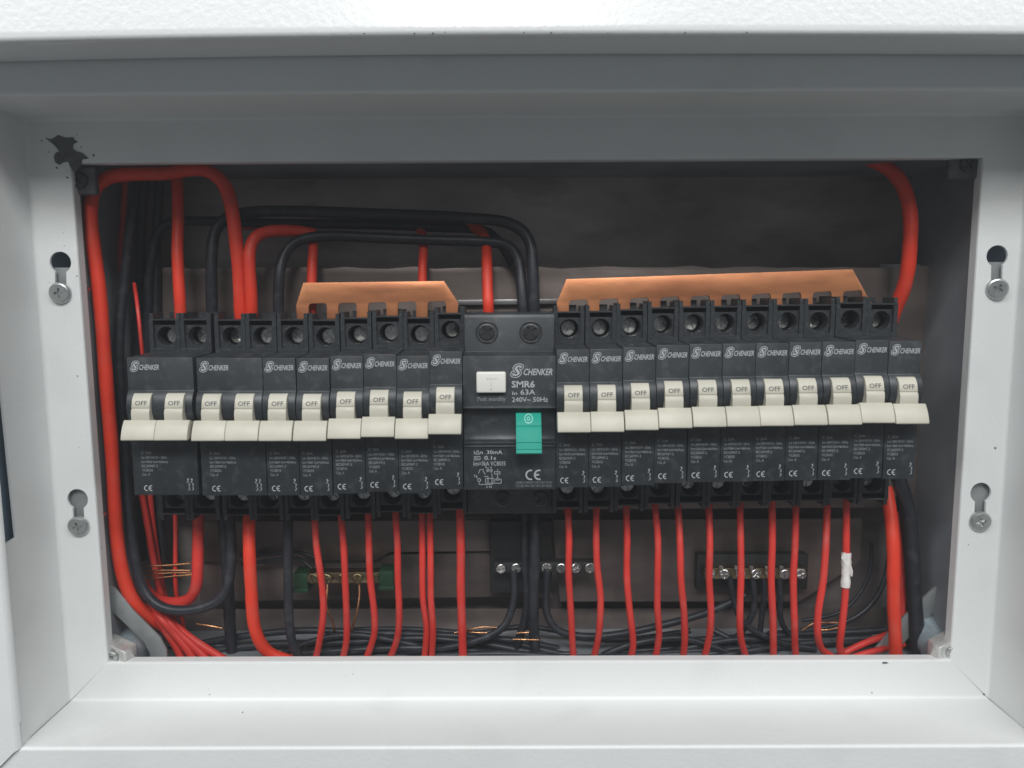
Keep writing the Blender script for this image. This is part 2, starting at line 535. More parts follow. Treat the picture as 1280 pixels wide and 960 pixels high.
for k in range(30):              # tiny specks scattered on the frame
    side = k % 3
    if side == 0:
        c = P(random.uniform(170, 1170), random.uniform(834, 868), F1 - 0.1)
    elif side == 1:
        y_ = random.uniform(290, 800)
        c = P(random.choice((60, 82, 100)) + (y_ - 330) * .074, y_, F1 - 0.1)
    else:
        y_ = random.uniform(290, 800)
        c = P(random.choice((1234, 1252)) - (y_ - 330) * .066, y_, F1 - 0.1)
    r = random.choice((.1, .12, .16, .22))
    bm = bmesh.new()
    add_prism(bm, [[(c.x + r * random.uniform(.5, 1.5) * math.cos(i), c.z + r * random.uniform(.5, 1.2) * math.sin(i)) for i in [q_ * 2 * math.pi / 7 for q_ in range(7)]]], XZ, F1 - 0.06, F1 + 0.3)
    bpart('paint_speck', bm, 'strap' if k % 2 else 'chip')
for px_ in (341, 402, 418, 438, 455, 470, 492, 518, 541, 556, 655, 689, 726, 760, 857, 930, 934):      # nibs along the lower edge of the door
    c = P(px_, random.uniform(39, 42), dY)
    r = random.uniform(.14, .32)
    bm = bmesh.new()
    bmesh.ops.create_icosphere(bm, subdivisions=1, radius=r)
    for v in bm.verts:
        v.co = Vector((v.co.x * random.uniform(.8, 1.6), v.co.y * .6, v.co.z * .7)) + c + Vector((0, .25, 0))
    bpart('paint_speck', bm, 'chip')

# ---- rail and plates in the back of the tray
Yp = 352.0


def plate(name, pts, Y, mat, th=1.0, bevel=0.15):
    bm = bmesh.new()
    q = [P(a, b, Y) for a, b in pts]
    add_prism(bm, [[(v.x, v.z) for v in q]], XZ, Y, Y + th)
    return bpart(name, bm, mat, bevel=bevel)


top_edge = [(170, 346)] + [(190 + k * 27 + random.uniform(-5, 5), 336 - k * 0.08 + random.uniform(-2.2, 1.6)) for k in range(36)] + [(1165, 333)]
plate('mounting_plate', [(170, 640), (1165, 634)] + top_edge[::-1], Yp, 'plate')
plate('mounting_plate', [(250, 652), (620, 650), (614, 689), (488, 690), (470, 700), (250, 702)], Yp + 1.5, 'plate')
plate('mounting_plate', [(690, 650), (1078, 648), (1075, 702), (1000, 752), (700, 752)], Yp + 1.5, 'plate')
plate('mounting_plate', [(250, 700), (690, 688), (690, 748), (620, 746), (250, 752)], Yp + 5, 'plate')
plate('mounting_plate', [(180, 762), (1130, 760), (1130, 800), (180, 800)], Yp + 11, 'plate')
# DIN rail ends: bright strip behind the wide switch
bm = bmesh.new()
a, b = P(572, 381.5, 350), P(702, 380, 350)
add_prism(bm, [[(a.x, a.z), (b.x, b.z), (b.x, b.z + 2.4), (a.x, a.z + 2.4)]], XZ, 349.0, 350.5)
bpart('mounting_rail', bm, 'galv', bevel=0.3)
# right hand tray panel with its vertical folds
plate('side_panel', [(1100, 330), (1150, 330), (1146, 634), (1096, 634)], 360, 'wall_steel')
plate('side_panel', [(1152, 336), (1166, 338), (1160, 632), (1147, 634)], 363, 'wall_steel')

# ---- corner straps, bolts
def strip_part(name, pts, Y0, Y1, wid, mat, th=1.6):
    bm = bmesh.new()
    q = [P(a, b, Y0 + (Y1 - Y0) * i / (len(pts) - 1)) for i, (a, b) in enumerate(pts)]
    q = smooth_path(q, 5)
    prev = None
    for i, p in enumerate(q):
        t = (q[min(i + 1, len(q) - 1)] - q[max(i - 1, 0)]).normalized()
        s = t.cross(Vector((0, 1, 0))).normalized() * wid / 2
        f = Vector((0, th, 0))
        cur = [bm.verts.new(v) for v in (p + s, p - s, p - s + f, p + s + f)]
        if prev:
            for k in range(4):
                bm.faces.new((prev[k], prev[(k + 1) % 4], cur[(k + 1) % 4], cur[k]))
        else:
            bm.faces.new(cur)
        prev = cur
    bm.faces.new(prev[::-1])
    return bpart(name, bm, mat, bevel=0.3)


plate('corner_strap', [(118, 716), (132, 728), (144, 736), (166, 763), (186, 783), (200, 797), (208, 812), (210, 855), (188, 855), (187, 817), (180, 803), (150, 774), (118, 745)], 323, 'strap', th=1.2, bevel=0.25)
strip_part('corner_strap', [(1215, 706), (1190, 731), (1160, 758), (1128, 790), (1100, 822), (1085, 845)], 328, 336, 8.5, 'strap')
for side, (bx, by), (nx, ny), sg in (('L', (170, 808), (148, 818), 1), ('R', (1163, 792), (1182, 812), -1)):
    bm = bmesh.new()      # blue-grey spacer sleeve lying towards the corner
    a, b = P(bx + 12 * sg, by - 14, 340), P(nx, ny + 6, 322)
    add_tube(bm, [a, a.lerp(b, .5), b], 8.6, 20)
    bpart('corner_sleeve', bm, 'blue_zinc', angle=40)
    bm = bmesh.new()      # square nut
    c = P(nx, ny, 317)
    add_box(bm, -6.6, 6.6, -2.6, 4, -6.2, 6.2)
    bmesh.ops.rotate(bm, verts=bm.verts, matrix=Matrix.Rotation(0.25 * sg, 3, 'Y') @ Matrix.Rotation(-0.35 * sg, 3, 'Z') @ Matrix.Rotation(0.3, 3, 'X'))
    bmesh.ops.translate(bm, verts=bm.verts, vec=c)
    bpart('corner_nut', bm, 'pale_zinc', bevel=0.7, seg=3)
    o = link('screw', finish(screw_bm(2.6, 0.9, 0.3 * sg, 0.6, 0.14), angle=30), M['zinc'], board)
    o.location = (c + Vector((-0.4 * sg, -3.4, 1.2)) - B0) * MM
    o.rotation_euler = (0.3, 0, -0.35 * sg)
for cx, cy in ((1208, 206), (101, 226)):
    bm = bmesh.new()
    c = P(cx, cy, 316)
    add_box(bm, c.x - 7, c.x + 6, 315.5, 319, c.z - 5.5, c.z + 5.5)
    bpart('corner_nut', bm, 'chip', bevel=1.0, seg=3)
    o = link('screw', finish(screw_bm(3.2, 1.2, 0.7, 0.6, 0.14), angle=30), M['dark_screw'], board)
    o.location = (c + Vector((0, -0.6, 0)) - B0) * MM
for cx, cy, s in ((107, 361, 1), (127, 642, 1), (1219, 354, -1), (1199, 650, -1)):      # shiny bolt shanks poking in past the flange
    bm = bmesh.new()
    c = P(cx, cy, 319)
    add_tube(bm, [c + Vector((-5 * s, 2, -.8)), c, c + Vector((1.6 * s, -.4, -.2))], 0.9, 8)
    bpart('bolt_shank', bm, 'screw')


# ================================================================== PRINTED TEXT
_cache = {}


def text_geo(body, shear=0.0, offset=0.0):
    k = (body, shear, offset)
    if k not in _cache:
        cu = bpy.data.curves.new('t', 'FONT')
        cu.body, cu.shear, cu.offset, cu.resolution_u = body, shear, offset, 2
        o = bpy.data.objects.new('t', cu)
        C.objects.link(o)
        dg = bpy.context.evaluated_depsgraph_get()
        me = bpy.data.meshes.new_from_object(o.evaluated_get(dg))
        vs = [(v.co.x, v.co.y) for v in me.vertices]
        fs = [tuple(p.vertices) for p in me.polygons]
        bpy.data.objects.remove(o)
        bpy.data.curves.remove(cu)
        bpy.data.meshes.remove(me)
        _cache[k] = (vs, fs)
    return _cache[k]


def add_text(bm, body, x0, z0, w, h, fn=None, y=-0.05, shear=0.0, offset=0.0, mi=0, margin=0.0):
    """lettering fitted into a w x h box with its lower left corner at x0, z0"""
    vs, fs = text_geo(body, shear, offset)
    ax, bx = min(v[0] for v in vs), max(v[0] for v in vs)
    ay, by = min(v[1] for v in vs), max(v[1] for v in vs)
    fn = fn or (lambda a, b: (a, y, b))
    out = [bm.verts.new(fn(x0 + (v[0] - ax) / (bx - ax) * w, z0 + (v[1] - ay) / (by - ay) * h)) for v in vs]
    for f in fs:
        try:
            q = bm.faces.new([out[i] for i in f])
            q.material_index = mi
        except ValueError:
            pass


def add_flat(bm, pts, y=-0.05, mi=0, fn=None):
    fn = fn or (lambda a, b: (a, y, b))
    f = bm.faces.new([bm.verts.new(fn(*p)) for p in pts])
    f.material_index = mi


def add_line(bm, pts, w, y=-0.05, mi=0, fn=None):
    for (a, b), (c, d) in zip(pts, pts[1:]):
        u = Vector((c - a, d - b))
        if u.length < 1e-6:
            continue
        u = u.normalized() * w / 2
        n = Vector((-u.y, u.x))
        add_flat(bm, [(a + n.x, b + n.y), (a - n.x, b - n.y), (c - n.x, d - n.y), (c + n.x, d + n.y)], y, mi, fn)


def add_arc(bm, cx, cz, r, w, a0, a1, n=14, y=-0.05, mi=0, fn=None):
    p = [(cx + r * math.cos(a0 + (a1 - a0) * i / n), cz + r * math.sin(a0 + (a1 - a0) * i / n)) for i in range(n + 1)]
    add_line(bm, p, w, y, mi, fn)


def add_ce(bm, x0, z0, h, w):
    r = h / 2 - w / 2
    for k in range(2):
        add_arc(bm, x0 + h / 2 + k * h * 0.78, z0 + h / 2, r, w, math.radians(75), math.radians(285))
    add_line(bm, [(x0 + h * .78 + w, z0 + h / 2), (x0 + h * .78 + h * .48, z0 + h / 2)], w)


def add_logo(bm, x0, z0, w, h):
    """outlined slanted capital S followed by small slanted capitals"""
    sw = w * 0.23
    vs, _ = text_geo('S', 0.3, 0.0)
    ax, bx = min(v[0] for v in vs), max(v[0] for v in vs)
    ay, by = min(v[1] for v in vs), max(v[1] for v in vs)
    kx, ky = sw / (bx - ax), h / (by - ay)
    vs, fs = text_geo('S', 0.3, 0.02)
    for rad, y, mi in ((h * 0.19, -0.03, 0), (h * 0.105, -0.05, 2), (0.0, -0.07, 0)):
        for k in range(12 if rad else 1):      # a rounded halo, each copy a hair in front of the last
            ox, oz = rad * math.cos(k * math.pi / 6), rad * math.sin(k * math.pi / 6)
            out = [bm.verts.new((x0 + ox + (v[0] - ax) * kx, y - k * 0.0012, z0 + oz + (v[1] - ay) * ky)) for v in vs]
            for f in fs:
                try:
                    bm.faces.new([out[i] for i in f]).material_index = mi
                except ValueError:
                    pass
    add_text(bm, 'CHENKER', x0 + sw * 1.22, z0 + h * 0.04, w - sw * 1.22, h * 0.66, y=-0.1, shear=0.3, offset=0.018, mi=0)


def letter_mesh(bm, mats):
    me = finish(bm, normals=False, smooth=False)
    bm2 = bmesh.new()
    bm2.from_mesh(me)
    for f in bm2.faces:
        if f.normal.y > 0:
            f.normal_flip()
    bm2.to_mesh(me)
    bm2.free()
    for m in mats:
        me.materials.append(M[m])
    return me


# ================================================================== BREAKERS
HW = 6.46                        # half the width of one module


def body_profile():
    return [(0, 0), (0, -13.0), (-0.9, -13.9), (-2.0, -16), (-2.7, -18.6), (-2.6, -21.2), (-1.8, -23.4), (-0.4, -25.2), (0, -26),
            (0, -55), (20, -55), (30, -55.2), (30, -69), (46, -69), (46, 14.4), (30, 14.4), (30, 0.8), (20, 0.8)]


def terminal_mesh(top):
    """front of a terminal: raised frame, recessed panel with a deep round screw well, lip and guide posts"""
    bm = bmesh.new()
    s = 1 if top else -1
    z0 = 0.8 if top else -55.2
    zz = lambda v: z0 + s * v
    lo, hi = HW - 0.08, 13.7
    out = [(-lo, zz(0)), (lo, zz(0)), (lo, zz(hi)), (-lo, zz(hi))]
    hole = [(-4.7, zz(1.5)), (4.7, zz(1.5)), (4.7, zz(13.1)), (-4.7, zz(13.1))]
    add_prism(bm, [out, hole], XZ, 20, 30.2)
    pan = [(-4.69, zz(1.51)), (4.69, zz(1.51)), (4.69, zz(11.2)), (-4.69, zz(11.2))]
    add_prism(bm, [pan, circle(0.2, zz(6.6), 3.9, 24)], XZ, 21.3, 30.1)
    for e in (-1, 1):            # guide posts either side of the wire entry
        x0, x1 = sorted((e * 4.75, e * (HW - 0.15)))
        add_box(bm, x0, x1, 20.5, 30.5, min(zz(hi - 2), zz(hi + 2.4)), max(zz(hi - 2), zz(hi + 2.4)))
    add_box(bm, -4.4, 4.4, 35.5, 44, min(zz(hi - 2), zz(hi + 2.6)), max(zz(hi - 2), zz(hi + 2.6)))   # clamp housing
    return finish(bm, bevel=0.18, seg=1)


def breaker_body(n):
    w = HW * n
    bm = bmesh.new()
    add_prism(bm, [body_profile()], YZ, -w + 0.04, w - 0.04)
    return finish(bm, bevel=0.22)


TOG = [(2, -13.7), (-1.2, -13.9), (-2.2, -14.3), (-3.6, -16.2), (-4.5, -19.2), (-4.3, -19.35), (-4.3, -19.75), (-4.75, -19.9), (-5.1, -21.5), (-5.0, -25.0), (-3, -26.5), (2, -26)]
WING = [(-4.3, -24.1), (-4.9, -23.9), (-5.5, -24.2), (-6.9, -26.2), (-7.9, -28.2), (-8.5, -30.0), (-8.75, -31.1), (-8.2, -31.5), (-1.2, -30.4), (-1.2, -25)]


def toggle_mesh(n, k):
    bm = bmesh.new()
    add_prism(bm, [TOG], YZ, -3.55, 3.55)
    m1 = bmesh.new()
    add_prism(m1, [WING], YZ, -HW + 0.11, HW - 0.11)
    me_a, me_b = finish(bm, bevel=0.12, seg=1), finish(m1, bevel=0.25)
    bm = bmesh.new()
    bm.from_mesh(me_a)
    bm.from_mesh(me_b)
    me = bpy.data.meshes.new('toggle')
    bm.to_mesh(me)
    bm.free()
    me.polygons.foreach_set('use_smooth', [True] * len(me.polygons))
    me.set_sharp_from_angle(angle=math.radians(35))
    me.materials.append(M['cream'])
    return me


def off_mesh():
    bm = bmesh.new()
    # lies on the sloping upper part of the toggle, from (-3.6,-16.2) to (-4.5,-19.2)
    fn = lambda a, b: (a, -3.6 - (-16.2 - b) * 0.3 - 0.06, b)
    add_text(bm, 'OFF', -2.2, -18.3, 4.6, 1.75, fn=fn, offset=0.012)
    return letter_mesh(bm, ['ink'])


def breaker_letters(n):
    bm = bmesh.new()
    l = -HW * n
    lx = l + (1.1 if n == 1 else 1.5)
    add_logo(bm, lx + .35, -4.95, 10.7, 3.15)
    x = l + (1.3 if n == 1 else 3.6)
    rows = [('C 20A', 4.2, -38.4, 1), ('Ue 240V/415V~ 50Hz', 10.2, -40.3, 1), ('Icn=3kA Icw=6kAms', 10.4, -42.0, 1), ('IEC60947-2', 6.4, -43.7, 1), ('VC8035', 4.4, -45.4, 1), ('Cat. A', 3.2, -47.1, 1)]
    for t, w, z, m in rows:
        add_text(bm, t, x, z, w, 1.12, mi=m, offset=0.008)
    add_ce(bm, x + 0.4, -53.3, 2.35, 0.36)
    r = HW * n - (1.9 if n == 1 else 2.6)
    for k in range(n):           # small circuit sign: contact, two bows
        q = r - k * 1.5
        add_line(bm, [(q, -48.2), (q, -49.2), (q - 0.55, -49.9)], 0.22)
        add_line(bm, [(q - .5, -48.5), (q + .35, -48.9)], 0.2)
        add_arc(bm, q - .1, -50.7, 0.6, 0.22, 1.5, -1.4, 7)
        add_arc(bm, q - .1, -52.3, 0.6, 0.22, 1.2, -1.7, 7)
    return letter_mesh(bm, ['print', 'dimprint', 'black'])


SCREWS = [finish(screw_bm(3.5, 1.6, a, 0.78, 0.13, dp=1.1), angle=30) for a in (0.2, 0.55, 0.9, 1.25)]
TERM = (terminal_mesh(True), terminal_mesh(False))
BODY = {n: breaker_body(n) for n in (1, 2)}
TOGM = toggle_mesh(1, 0)
OFFM = off_mesh()
LET = {n: breaker_letters(n) for n in (1, 2)}
ORD = ['first', 'second', 'third', 'fourth', 'fifth', 'sixth', 'seventh', 'eighth', 'ninth', 'tenth', 'eleventh']


def breaker(px, py, n, label, group):
    o = thing('circuit_breaker', label, 'circuit breaker', P(px, py, 300), group)
    o.rotation_euler = (random.uniform(-.004, .004), random.uniform(-.004, .004), random.uniform(-.006, .006))
    link('body', BODY[n], M['black'], o)
    link('lettering', LET[n], None, o)
    for k in range(n):
        cx = -HW * n + HW + k * 2 * HW
        t = link('toggle', TOGM, None, o)
        t.location = (cx * MM, random.uniform(-.15, .15) * MM, 0)
        link('lettering', OFFM, None, t)
        for me in TERM:
            f = link('terminal_block', me, M['black_term'], o)
            f.location = (cx * MM, 0, 0)
        for z in (0.8 + 6.6, -55.2 - 6.6):
            s = link('screw', random.choice(SCREWS), M['screw'], o)
            s.location = ((cx + 0.2) * MM, 29.8 * MM, z * MM)
            s.rotation_euler = (random.uniform(-.24, -.05), random.uniform(0, 1.5), random.uniform(-.2, .2))
    return o


L_MODS = [(199.2, 447.0, 2), (286, 447.6, 2), (348.2, 447.6, 1), (390.6, 447.8, 1), (433, 445, 1), (474.6, 442.8, 1), (516, 445, 1), (557, 439.3, 1)]
breaker(*L_MODS[0], 'black double breaker with two cream toggles at the far left end of the row', 'black breakers left of the wide switch')
breaker(*L_MODS[1], 'black double breaker with two cream toggles, beside the end one', 'black breakers left of the wide switch')
for i, m in enumerate(L_MODS[2:]):
    k = 5 - i
    lab = 'narrow black breaker with cream OFF toggle, %s to the left of the wide switch' % ORD[k]
    if k == 0:
        lab = 'narrow black breaker set slightly higher, directly left of the wide green-toggle switch'
    breaker(*m, lab, 'black breakers left of the wide switch')
R_TOP = [437, 436.4, 434.2, 431.6, 430.2, 429.6, 429, 428, 427.4, 425.2, 426.4]
for i, t in enumerate(R_TOP):
    lab = 'narrow black breaker with cream OFF toggle, %s to the right of the wide switch' % ORD[i]
    if i == 10:
        lab = 'narrow black breaker with cream OFF toggle, last one at the right end of the row'
    breaker(716.2 + 41.62 * i, t, 1, lab, 'black breakers right of the wide switch')

# ---- wide residual current device
RO = P(636.6, 445, 300)
rcd = thing('residual_current_breaker', 'wide black earth leakage switch with green toggle and white push button', 'circuit breaker', RO)
RW = 18.25


def R(px, py, Y=300.0):
    v = P(px, py, Y) - RO
    return v.x, v.z


bm = bmesh.new()
z1, z2 = R(637, 510.5)[1], R(637, 552)[1]
zbot = R(637, 612)[1]
prof = [(0, 0), (0, z1 + .8), (-0.5, z1 + .5), (-0.5, z1), (1.6, z1 - .5), (2.7, z1 - 3), (3.3, z1 - 6.5), (3.0, z2 + 2.2), (2.2, z2 + .4), (-0.7, z2), (-0.7, z2 - .8), (-.1, z2 - 1.3), (-.6, z2 - 1.6), (-.6, z2 - 2.1), (0, z2 - 2.4),
        (0, zbot), (22, zbot), (22, -69.5), (46, -70.5), (46, 16.6), (15.4, 16.6), (13.7, 16.0), (13, 14.4), (13, 0.8), (8, 0.8)]
add_prism(bm, [prof], YZ, -RW, RW)
link('body', finish(bm, bevel=0.2), M['black'], rcd)
RS = finish(screw_bm(3.5, 0.8, 0.6, 0.8, 0.13), angle=30)
for sx in (607, 662):
    cx, cz = R(sx + 1.5, 415, 313)
    s = link('terminal_well', None or (lambda b_: (add_prism(b_, [circle(0, 0, 4.7, 28), circle(0, 0, 3.9, 28)], XZ, -0.35, 0.8), finish(b_, bevel=0.15, seg=2))[1])(bmesh.new()), M['black_term'], rcd)
    s.location = (cx * MM, 13 * MM, cz * MM)
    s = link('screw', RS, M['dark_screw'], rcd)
    s.location = (cx * MM, 13.3 * MM, cz * MM)
for sx in (628, 677):
    cx, cz = R(sx, 628, 316)
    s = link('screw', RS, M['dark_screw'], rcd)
    s.location = (cx * MM, 22.3 * MM, cz * MM)
# push button
bm = bmesh.new()
(x0, zt_), (x1, zb_) = R(595.5, 464.5), R(632.5, 490.5)
add_box(bm, x0, x1, -2.0, 1, zb_, zt_)
btn = link('test_button', finish(bm, bevel=0.7, seg=3), M['button'], rcd)
bm = bmesh.new()
cxm = (x0 + x1) / 2
add_text(bm, 'TEST', cxm - 2, zt_ - 3.2, 4.4, 0.8, y=-2.04)
add_line(bm, [(cxm, zt_ - 4.2), (cxm, zt_ - 6)], .18, y=-2.04)
add_flat(bm, [(cxm - .5, zb_ + 1.2), (cxm + .5, zb_ + 1.2), (cxm, zb_ + 2.0)], y=-2.04)
link('lettering', letter_mesh(bm, ['faintink']), None, btn)
# green toggle
bm = bmesh.new()
gx0, gx1 = R(645, 540, 296)[0], R(677, 540, 296)[0]
tz = [R(660, y_, Y_)[1] for y_, Y_ in ((515, 302), (533, 297), (553, 293.5), (562, 292), (566.5, 291.8))]
prof = [(6, tz[0]), (2.6, tz[0]), (1.6, tz[0] - .5), (-1.6, tz[0] - 3.2), (-2.4, tz[1] + .2), (-2.2, tz[1]), (-3.1, tz[1] - .3), (-6.4, tz[2]), (-6.1, tz[2] - .2), (-7.4, tz[3]), (-7.1, tz[3] - .2), (-7.9, tz[4]), (-7.4, tz[4] - .6), (0.5, tz[4] + 1.5), (3.5, tz[2] + 2)]
add_prism(bm, [prof], YZ, gx0, gx1)
gt = link('toggle', finish(bm, bevel=0.18, seg=2), M['green'], rcd)
bm = bmesh.new()
gcx = (gx0 + gx1) / 2
gz = R(660, 523.5, 299)[1]
sl = (tz[0] - .5 - (tz[0] - 3.2)) / 3.2
fn = lambda a, b: (a, 1.6 - (tz[0] - .5 - b) * (3.2 / 2.7) - 0.12, b)
fn2 = lambda a, b: (a, (fn(a, b)[1] if b > tz[0] - 3.2 else -1.6 - (tz[0] - 3.2 - b) * (0.8 / max(.1, (tz[0] - 3.2 - tz[1] - .2))) - 0.12), b)
add_arc(bm, gcx, gz, 1.55, .3, 0, 2 * math.pi, 20, fn=fn2)
add_arc(bm, gcx, gz, 0.55, .28, 0, 2 * math.pi, 12, fn=fn2)
link('lettering', letter_mesh(bm, ['mint']), None, gt)
# lettering
bm = bmesh.new()


def rtext(t, xa, ya, xb, yb, mi=0, off=0.008):
    (a, zt__), (b, zb__) = R(xa, ya), R(xb, yb)
    add_text(bm, t, a, zb__, b - a, zt__ - zb__, mi=mi, offset=off)


(a, zt__), (b, zb__) = R(640.5, 457), R(690.5, 469.5)
add_logo(bm, a, zb__, b - a, zt__ - zb__)
rtext('SMR6', 639.5, 476, 668.5, 484.5, off=0.022)
rtext('In', 640.5, 489.5, 646.5, 493.6)
rtext('63A', 650.5, 486.8, 669, 493.4)
rtext('240V~ 50Hz', 640, 496.5, 685, 502.2)
rtext('Push monthly', 597, 496.2, 632, 502.8, mi=1)
rtext('I', 592.3, 563.5, 593.2, 567.6)
t0, t1, t2 = R(594.3, 567.6), R(599.6, 567.6), R(597, 562.8)
add_line(bm, [t0, t1, t2, t0], .24)
rtext('n', 600.4, 564.4, 603.6, 567.6)
rtext('30mA', 608.5, 562.8, 628, 567.6)
q0, q1 = R(592.3, 574.8), R(600, 570.5)
add_line(bm, [q0, (q1[0], q0[1]), q1, (q0[0], q1[1])], .22)
add_line(bm, [R(592.3, 572.6), R(598, 572.6)], .3)
rtext('0.1s', 605.5, 569.8, 620, 574.8)
rtext('Icn=3kA VC8035', 592, 576.8, 632, 582, off=0.002)
# wiring diagram
D = lambda *p: add_line(bm, [R(*q) for q in p], .2)
D((604, 586), (604, 589), (606.5, 593)); D((610, 584), (610, 588), (608, 590)); D((614, 586), (614, 591), (612.5, 588))
D((598, 592), (600, 587), (603, 587)); D((605, 595.5), (610, 595.5), (610, 606)); D((615, 592), (615, 606))
D((599, 601), (599, 605.5), (616, 605.5)); D((607, 598), (607, 604), (617.5, 604), (617.5, 598), (607, 598))
D((618, 589.5), (625, 589.5), (625, 592.5), (618, 592.5), (618, 589.5)); D((622, 586.5), (622, 597)); D((618, 604), (626.5, 604), (626.5, 599), (623.5, 599))
D((619, 600), (622, 597), (624.5, 600), (619, 600))
add_arc(bm, *R(599, 600), .62, .22, 0, 6.283, 10)
add_arc(bm, *R(610, 588), .5, .2, 0, 6.283, 8); add_arc(bm, *R(614, 588), .5, .2, 0, 6.283, 8)
rtext('T', 592.3, 593.5, 594.2, 596.8); rtext('R', 595, 594, 597, 597.4)
rtext('1', 607, 583, 608, 585.2); rtext('N', 612.5, 583.2, 614.6, 585.4); rtext('2 N', 607.5, 607.2, 614.5, 609.6)
(ca, cb_) = R(656.8, 600.2)
add_ce(bm, ca, cb_, 4.3, .62)
rtext('OVERCURRENT PROTECTION', 644.8, 601.8, 689.5, 604.4, mi=1, off=0)
rtext('TO BE PROTECTED BY MCB', 644.8, 606, 689.5, 608.6, mi=1, off=0)
link('lettering', letter_mesh(bm, ['print', 'dimprint', 'black']), None, rcd)


# ================================================================== BUSBARS
def busbar(label, xa, xb, yt_a, yt_b, chl, chr_, tooth_px, ytooth_a, ytooth_b, Y=331.5):
    """copper comb: bevelled strip with rounded notches and teeth that go down into the terminals"""
    lin = lambda x, a, b: a + (b - a) * (x - xa) / (xb - xa)
    pts = [P(xa, yt_a, Y), P(xb, yt_b, Y)]
    pts.append(P(xb + chr_, lin(xb, ytooth_a, ytooth_b) - 5, Y))
    low = []
    hw = 7.2
    for i, t in enumerate(tooth_px[::-1]):
        yb_, yn = lin(t, ytooth_a, ytooth_b) + 12, lin(t, ytooth_a, ytooth_b) - 7.5
        if i > 0:
            low += [P(t + hw + 3.5, yn, Y), P(t + hw + 1, yn + 1.0, Y), P(t + hw, yn + 4, Y)]
        low += [P(t + hw, yb_, Y), P(t - hw, yb_, Y)]
        if i < len(tooth_px) - 1:
            low += [P(t - hw, yn + 4, Y), P(t - hw - 1, yn + 1.0, Y), P(t - hw - 3.5, yn, Y)]
    pts += low
    pts.append(P(xa - chl, lin(xa, ytooth_a, ytooth_b) - 5, Y))
    c = P((xa + xb) / 2, ytooth_a, Y)
    bm = bmesh.new()
    add_prism(bm, [[(v.x - c.x, v.z - c.z) for v in pts][::-1]], XZ, 0, 1.6)
    o = link('busbar', finish(bm, bevel=0.16, seg=2), M['copper'])
    o.location = c * MM
    return tag(o, label, 'busbar', 'copper comb busbars')


busbar('short copper comb busbar above the breakers left of the wide switch', 379, 555, 353.5, 351.2, 9, 18, [378.5 + 37.2 * i for i in range(6)], 387, 384)
busbar('long copper comb busbar above the breakers right of the wide switch', 708, 1066, 349, 336.5, 12, 16, [704 + 38.1 * i for i in range(11)], 383, 371)


# ================================================================== CABLES
G5 = 'black wires lying along the bottom of the tray'
def cable(label, pts, r, mat, cat='wire', group=None, name=None, seg=12):
    q = [P(*p) for p in pts]
    c = q[0].copy()
    bm = bmesh.new()
    wq = smooth_path(q, 7.0)
    ph = [random.uniform(0, 6.28) for _ in range(6)]
    am = 0.26 if r > .6 else 0.1
    if group == G5:
        am = 0.75
    wq = [v + Vector((am * (math.sin(.31 * k + ph[0]) + .6 * math.sin(.83 * k + ph[1])), am * math.sin(.47 * k + ph[2]), am * .8 * math.sin(.39 * k + ph[3]))) for k, v in enumerate(wq)]
    add_tube(bm, [v - c for v in wq], lambda t: r * (1 + .018 * math.sin(37 * t + ph[4]) + .014 * math.sin(83 * t + ph[5])), seg, 3.5)
    o = link(name or ('cable' if r > 1.9 else 'wire'), finish(bm, angle=60), M[mat])
    o.location = c * MM
    return tag(o, label, cat, group)


def drop(pts, y0=332, ym=327, y1=333):
    """pixel path -> points: deep at the terminal, bowing out, and on below the flange edge"""
    n = len(pts)
    out = []
    for i, (x, y) in enumerate(pts):
        t = i / (n - 1)
        out.append((x, y, y0 + (ym - y0) * math.sin(math.pi * min(t, .95)) + (y1 - y0) * t))
    x, y = pts[-1]
    px_, py_ = pts[-2]
    out.insert(0, (pts[0][0], pts[0][1] - 12, y0 + 1))
    out.append((x + (x - px_) * .9, y + 24, y1 + 4))
    return out


G1 = 'thin red wires hanging under the right breakers'
right = [
    [(709.5, 637), (711, 675), (710, 720), (714, 775), (718, 826)],
    [(745, 637), (745.5, 675), (747, 712), (751, 750), (749, 795), (742, 826)],
    [(782, 637), (784, 675), (784, 725), (788, 770), (792, 805), (789, 826)],
    [(819, 635), (822, 675), (821, 720), (821, 760), (824, 795), (819, 826)],
    [(847, 642), (849, 682), (851, 725), (855, 762), (856, 800), (854, 826)],
    [(885, 642), (887, 680), (887, 725), (889, 762), (887, 795), (880, 826)],
    [(926, 640), (926, 687), (926, 725), (925, 770), (926, 800), (933, 826)],
    [(965.5, 635), (966, 682), (964, 725), (965, 770), (966, 826)],
    [(994, 637), (994, 682), (992, 725), (993, 775), (994, 805), (996.5, 826)],
    [(1034, 642), (1033, 682), (1029, 725), (1022, 762), (1021, 792), (1027, 812), (1041, 822)],
    [(1058, 635), (1058, 682), (1057, 725), (1054, 762), (1051, 790), (1050, 812), (1058, 826)],
]
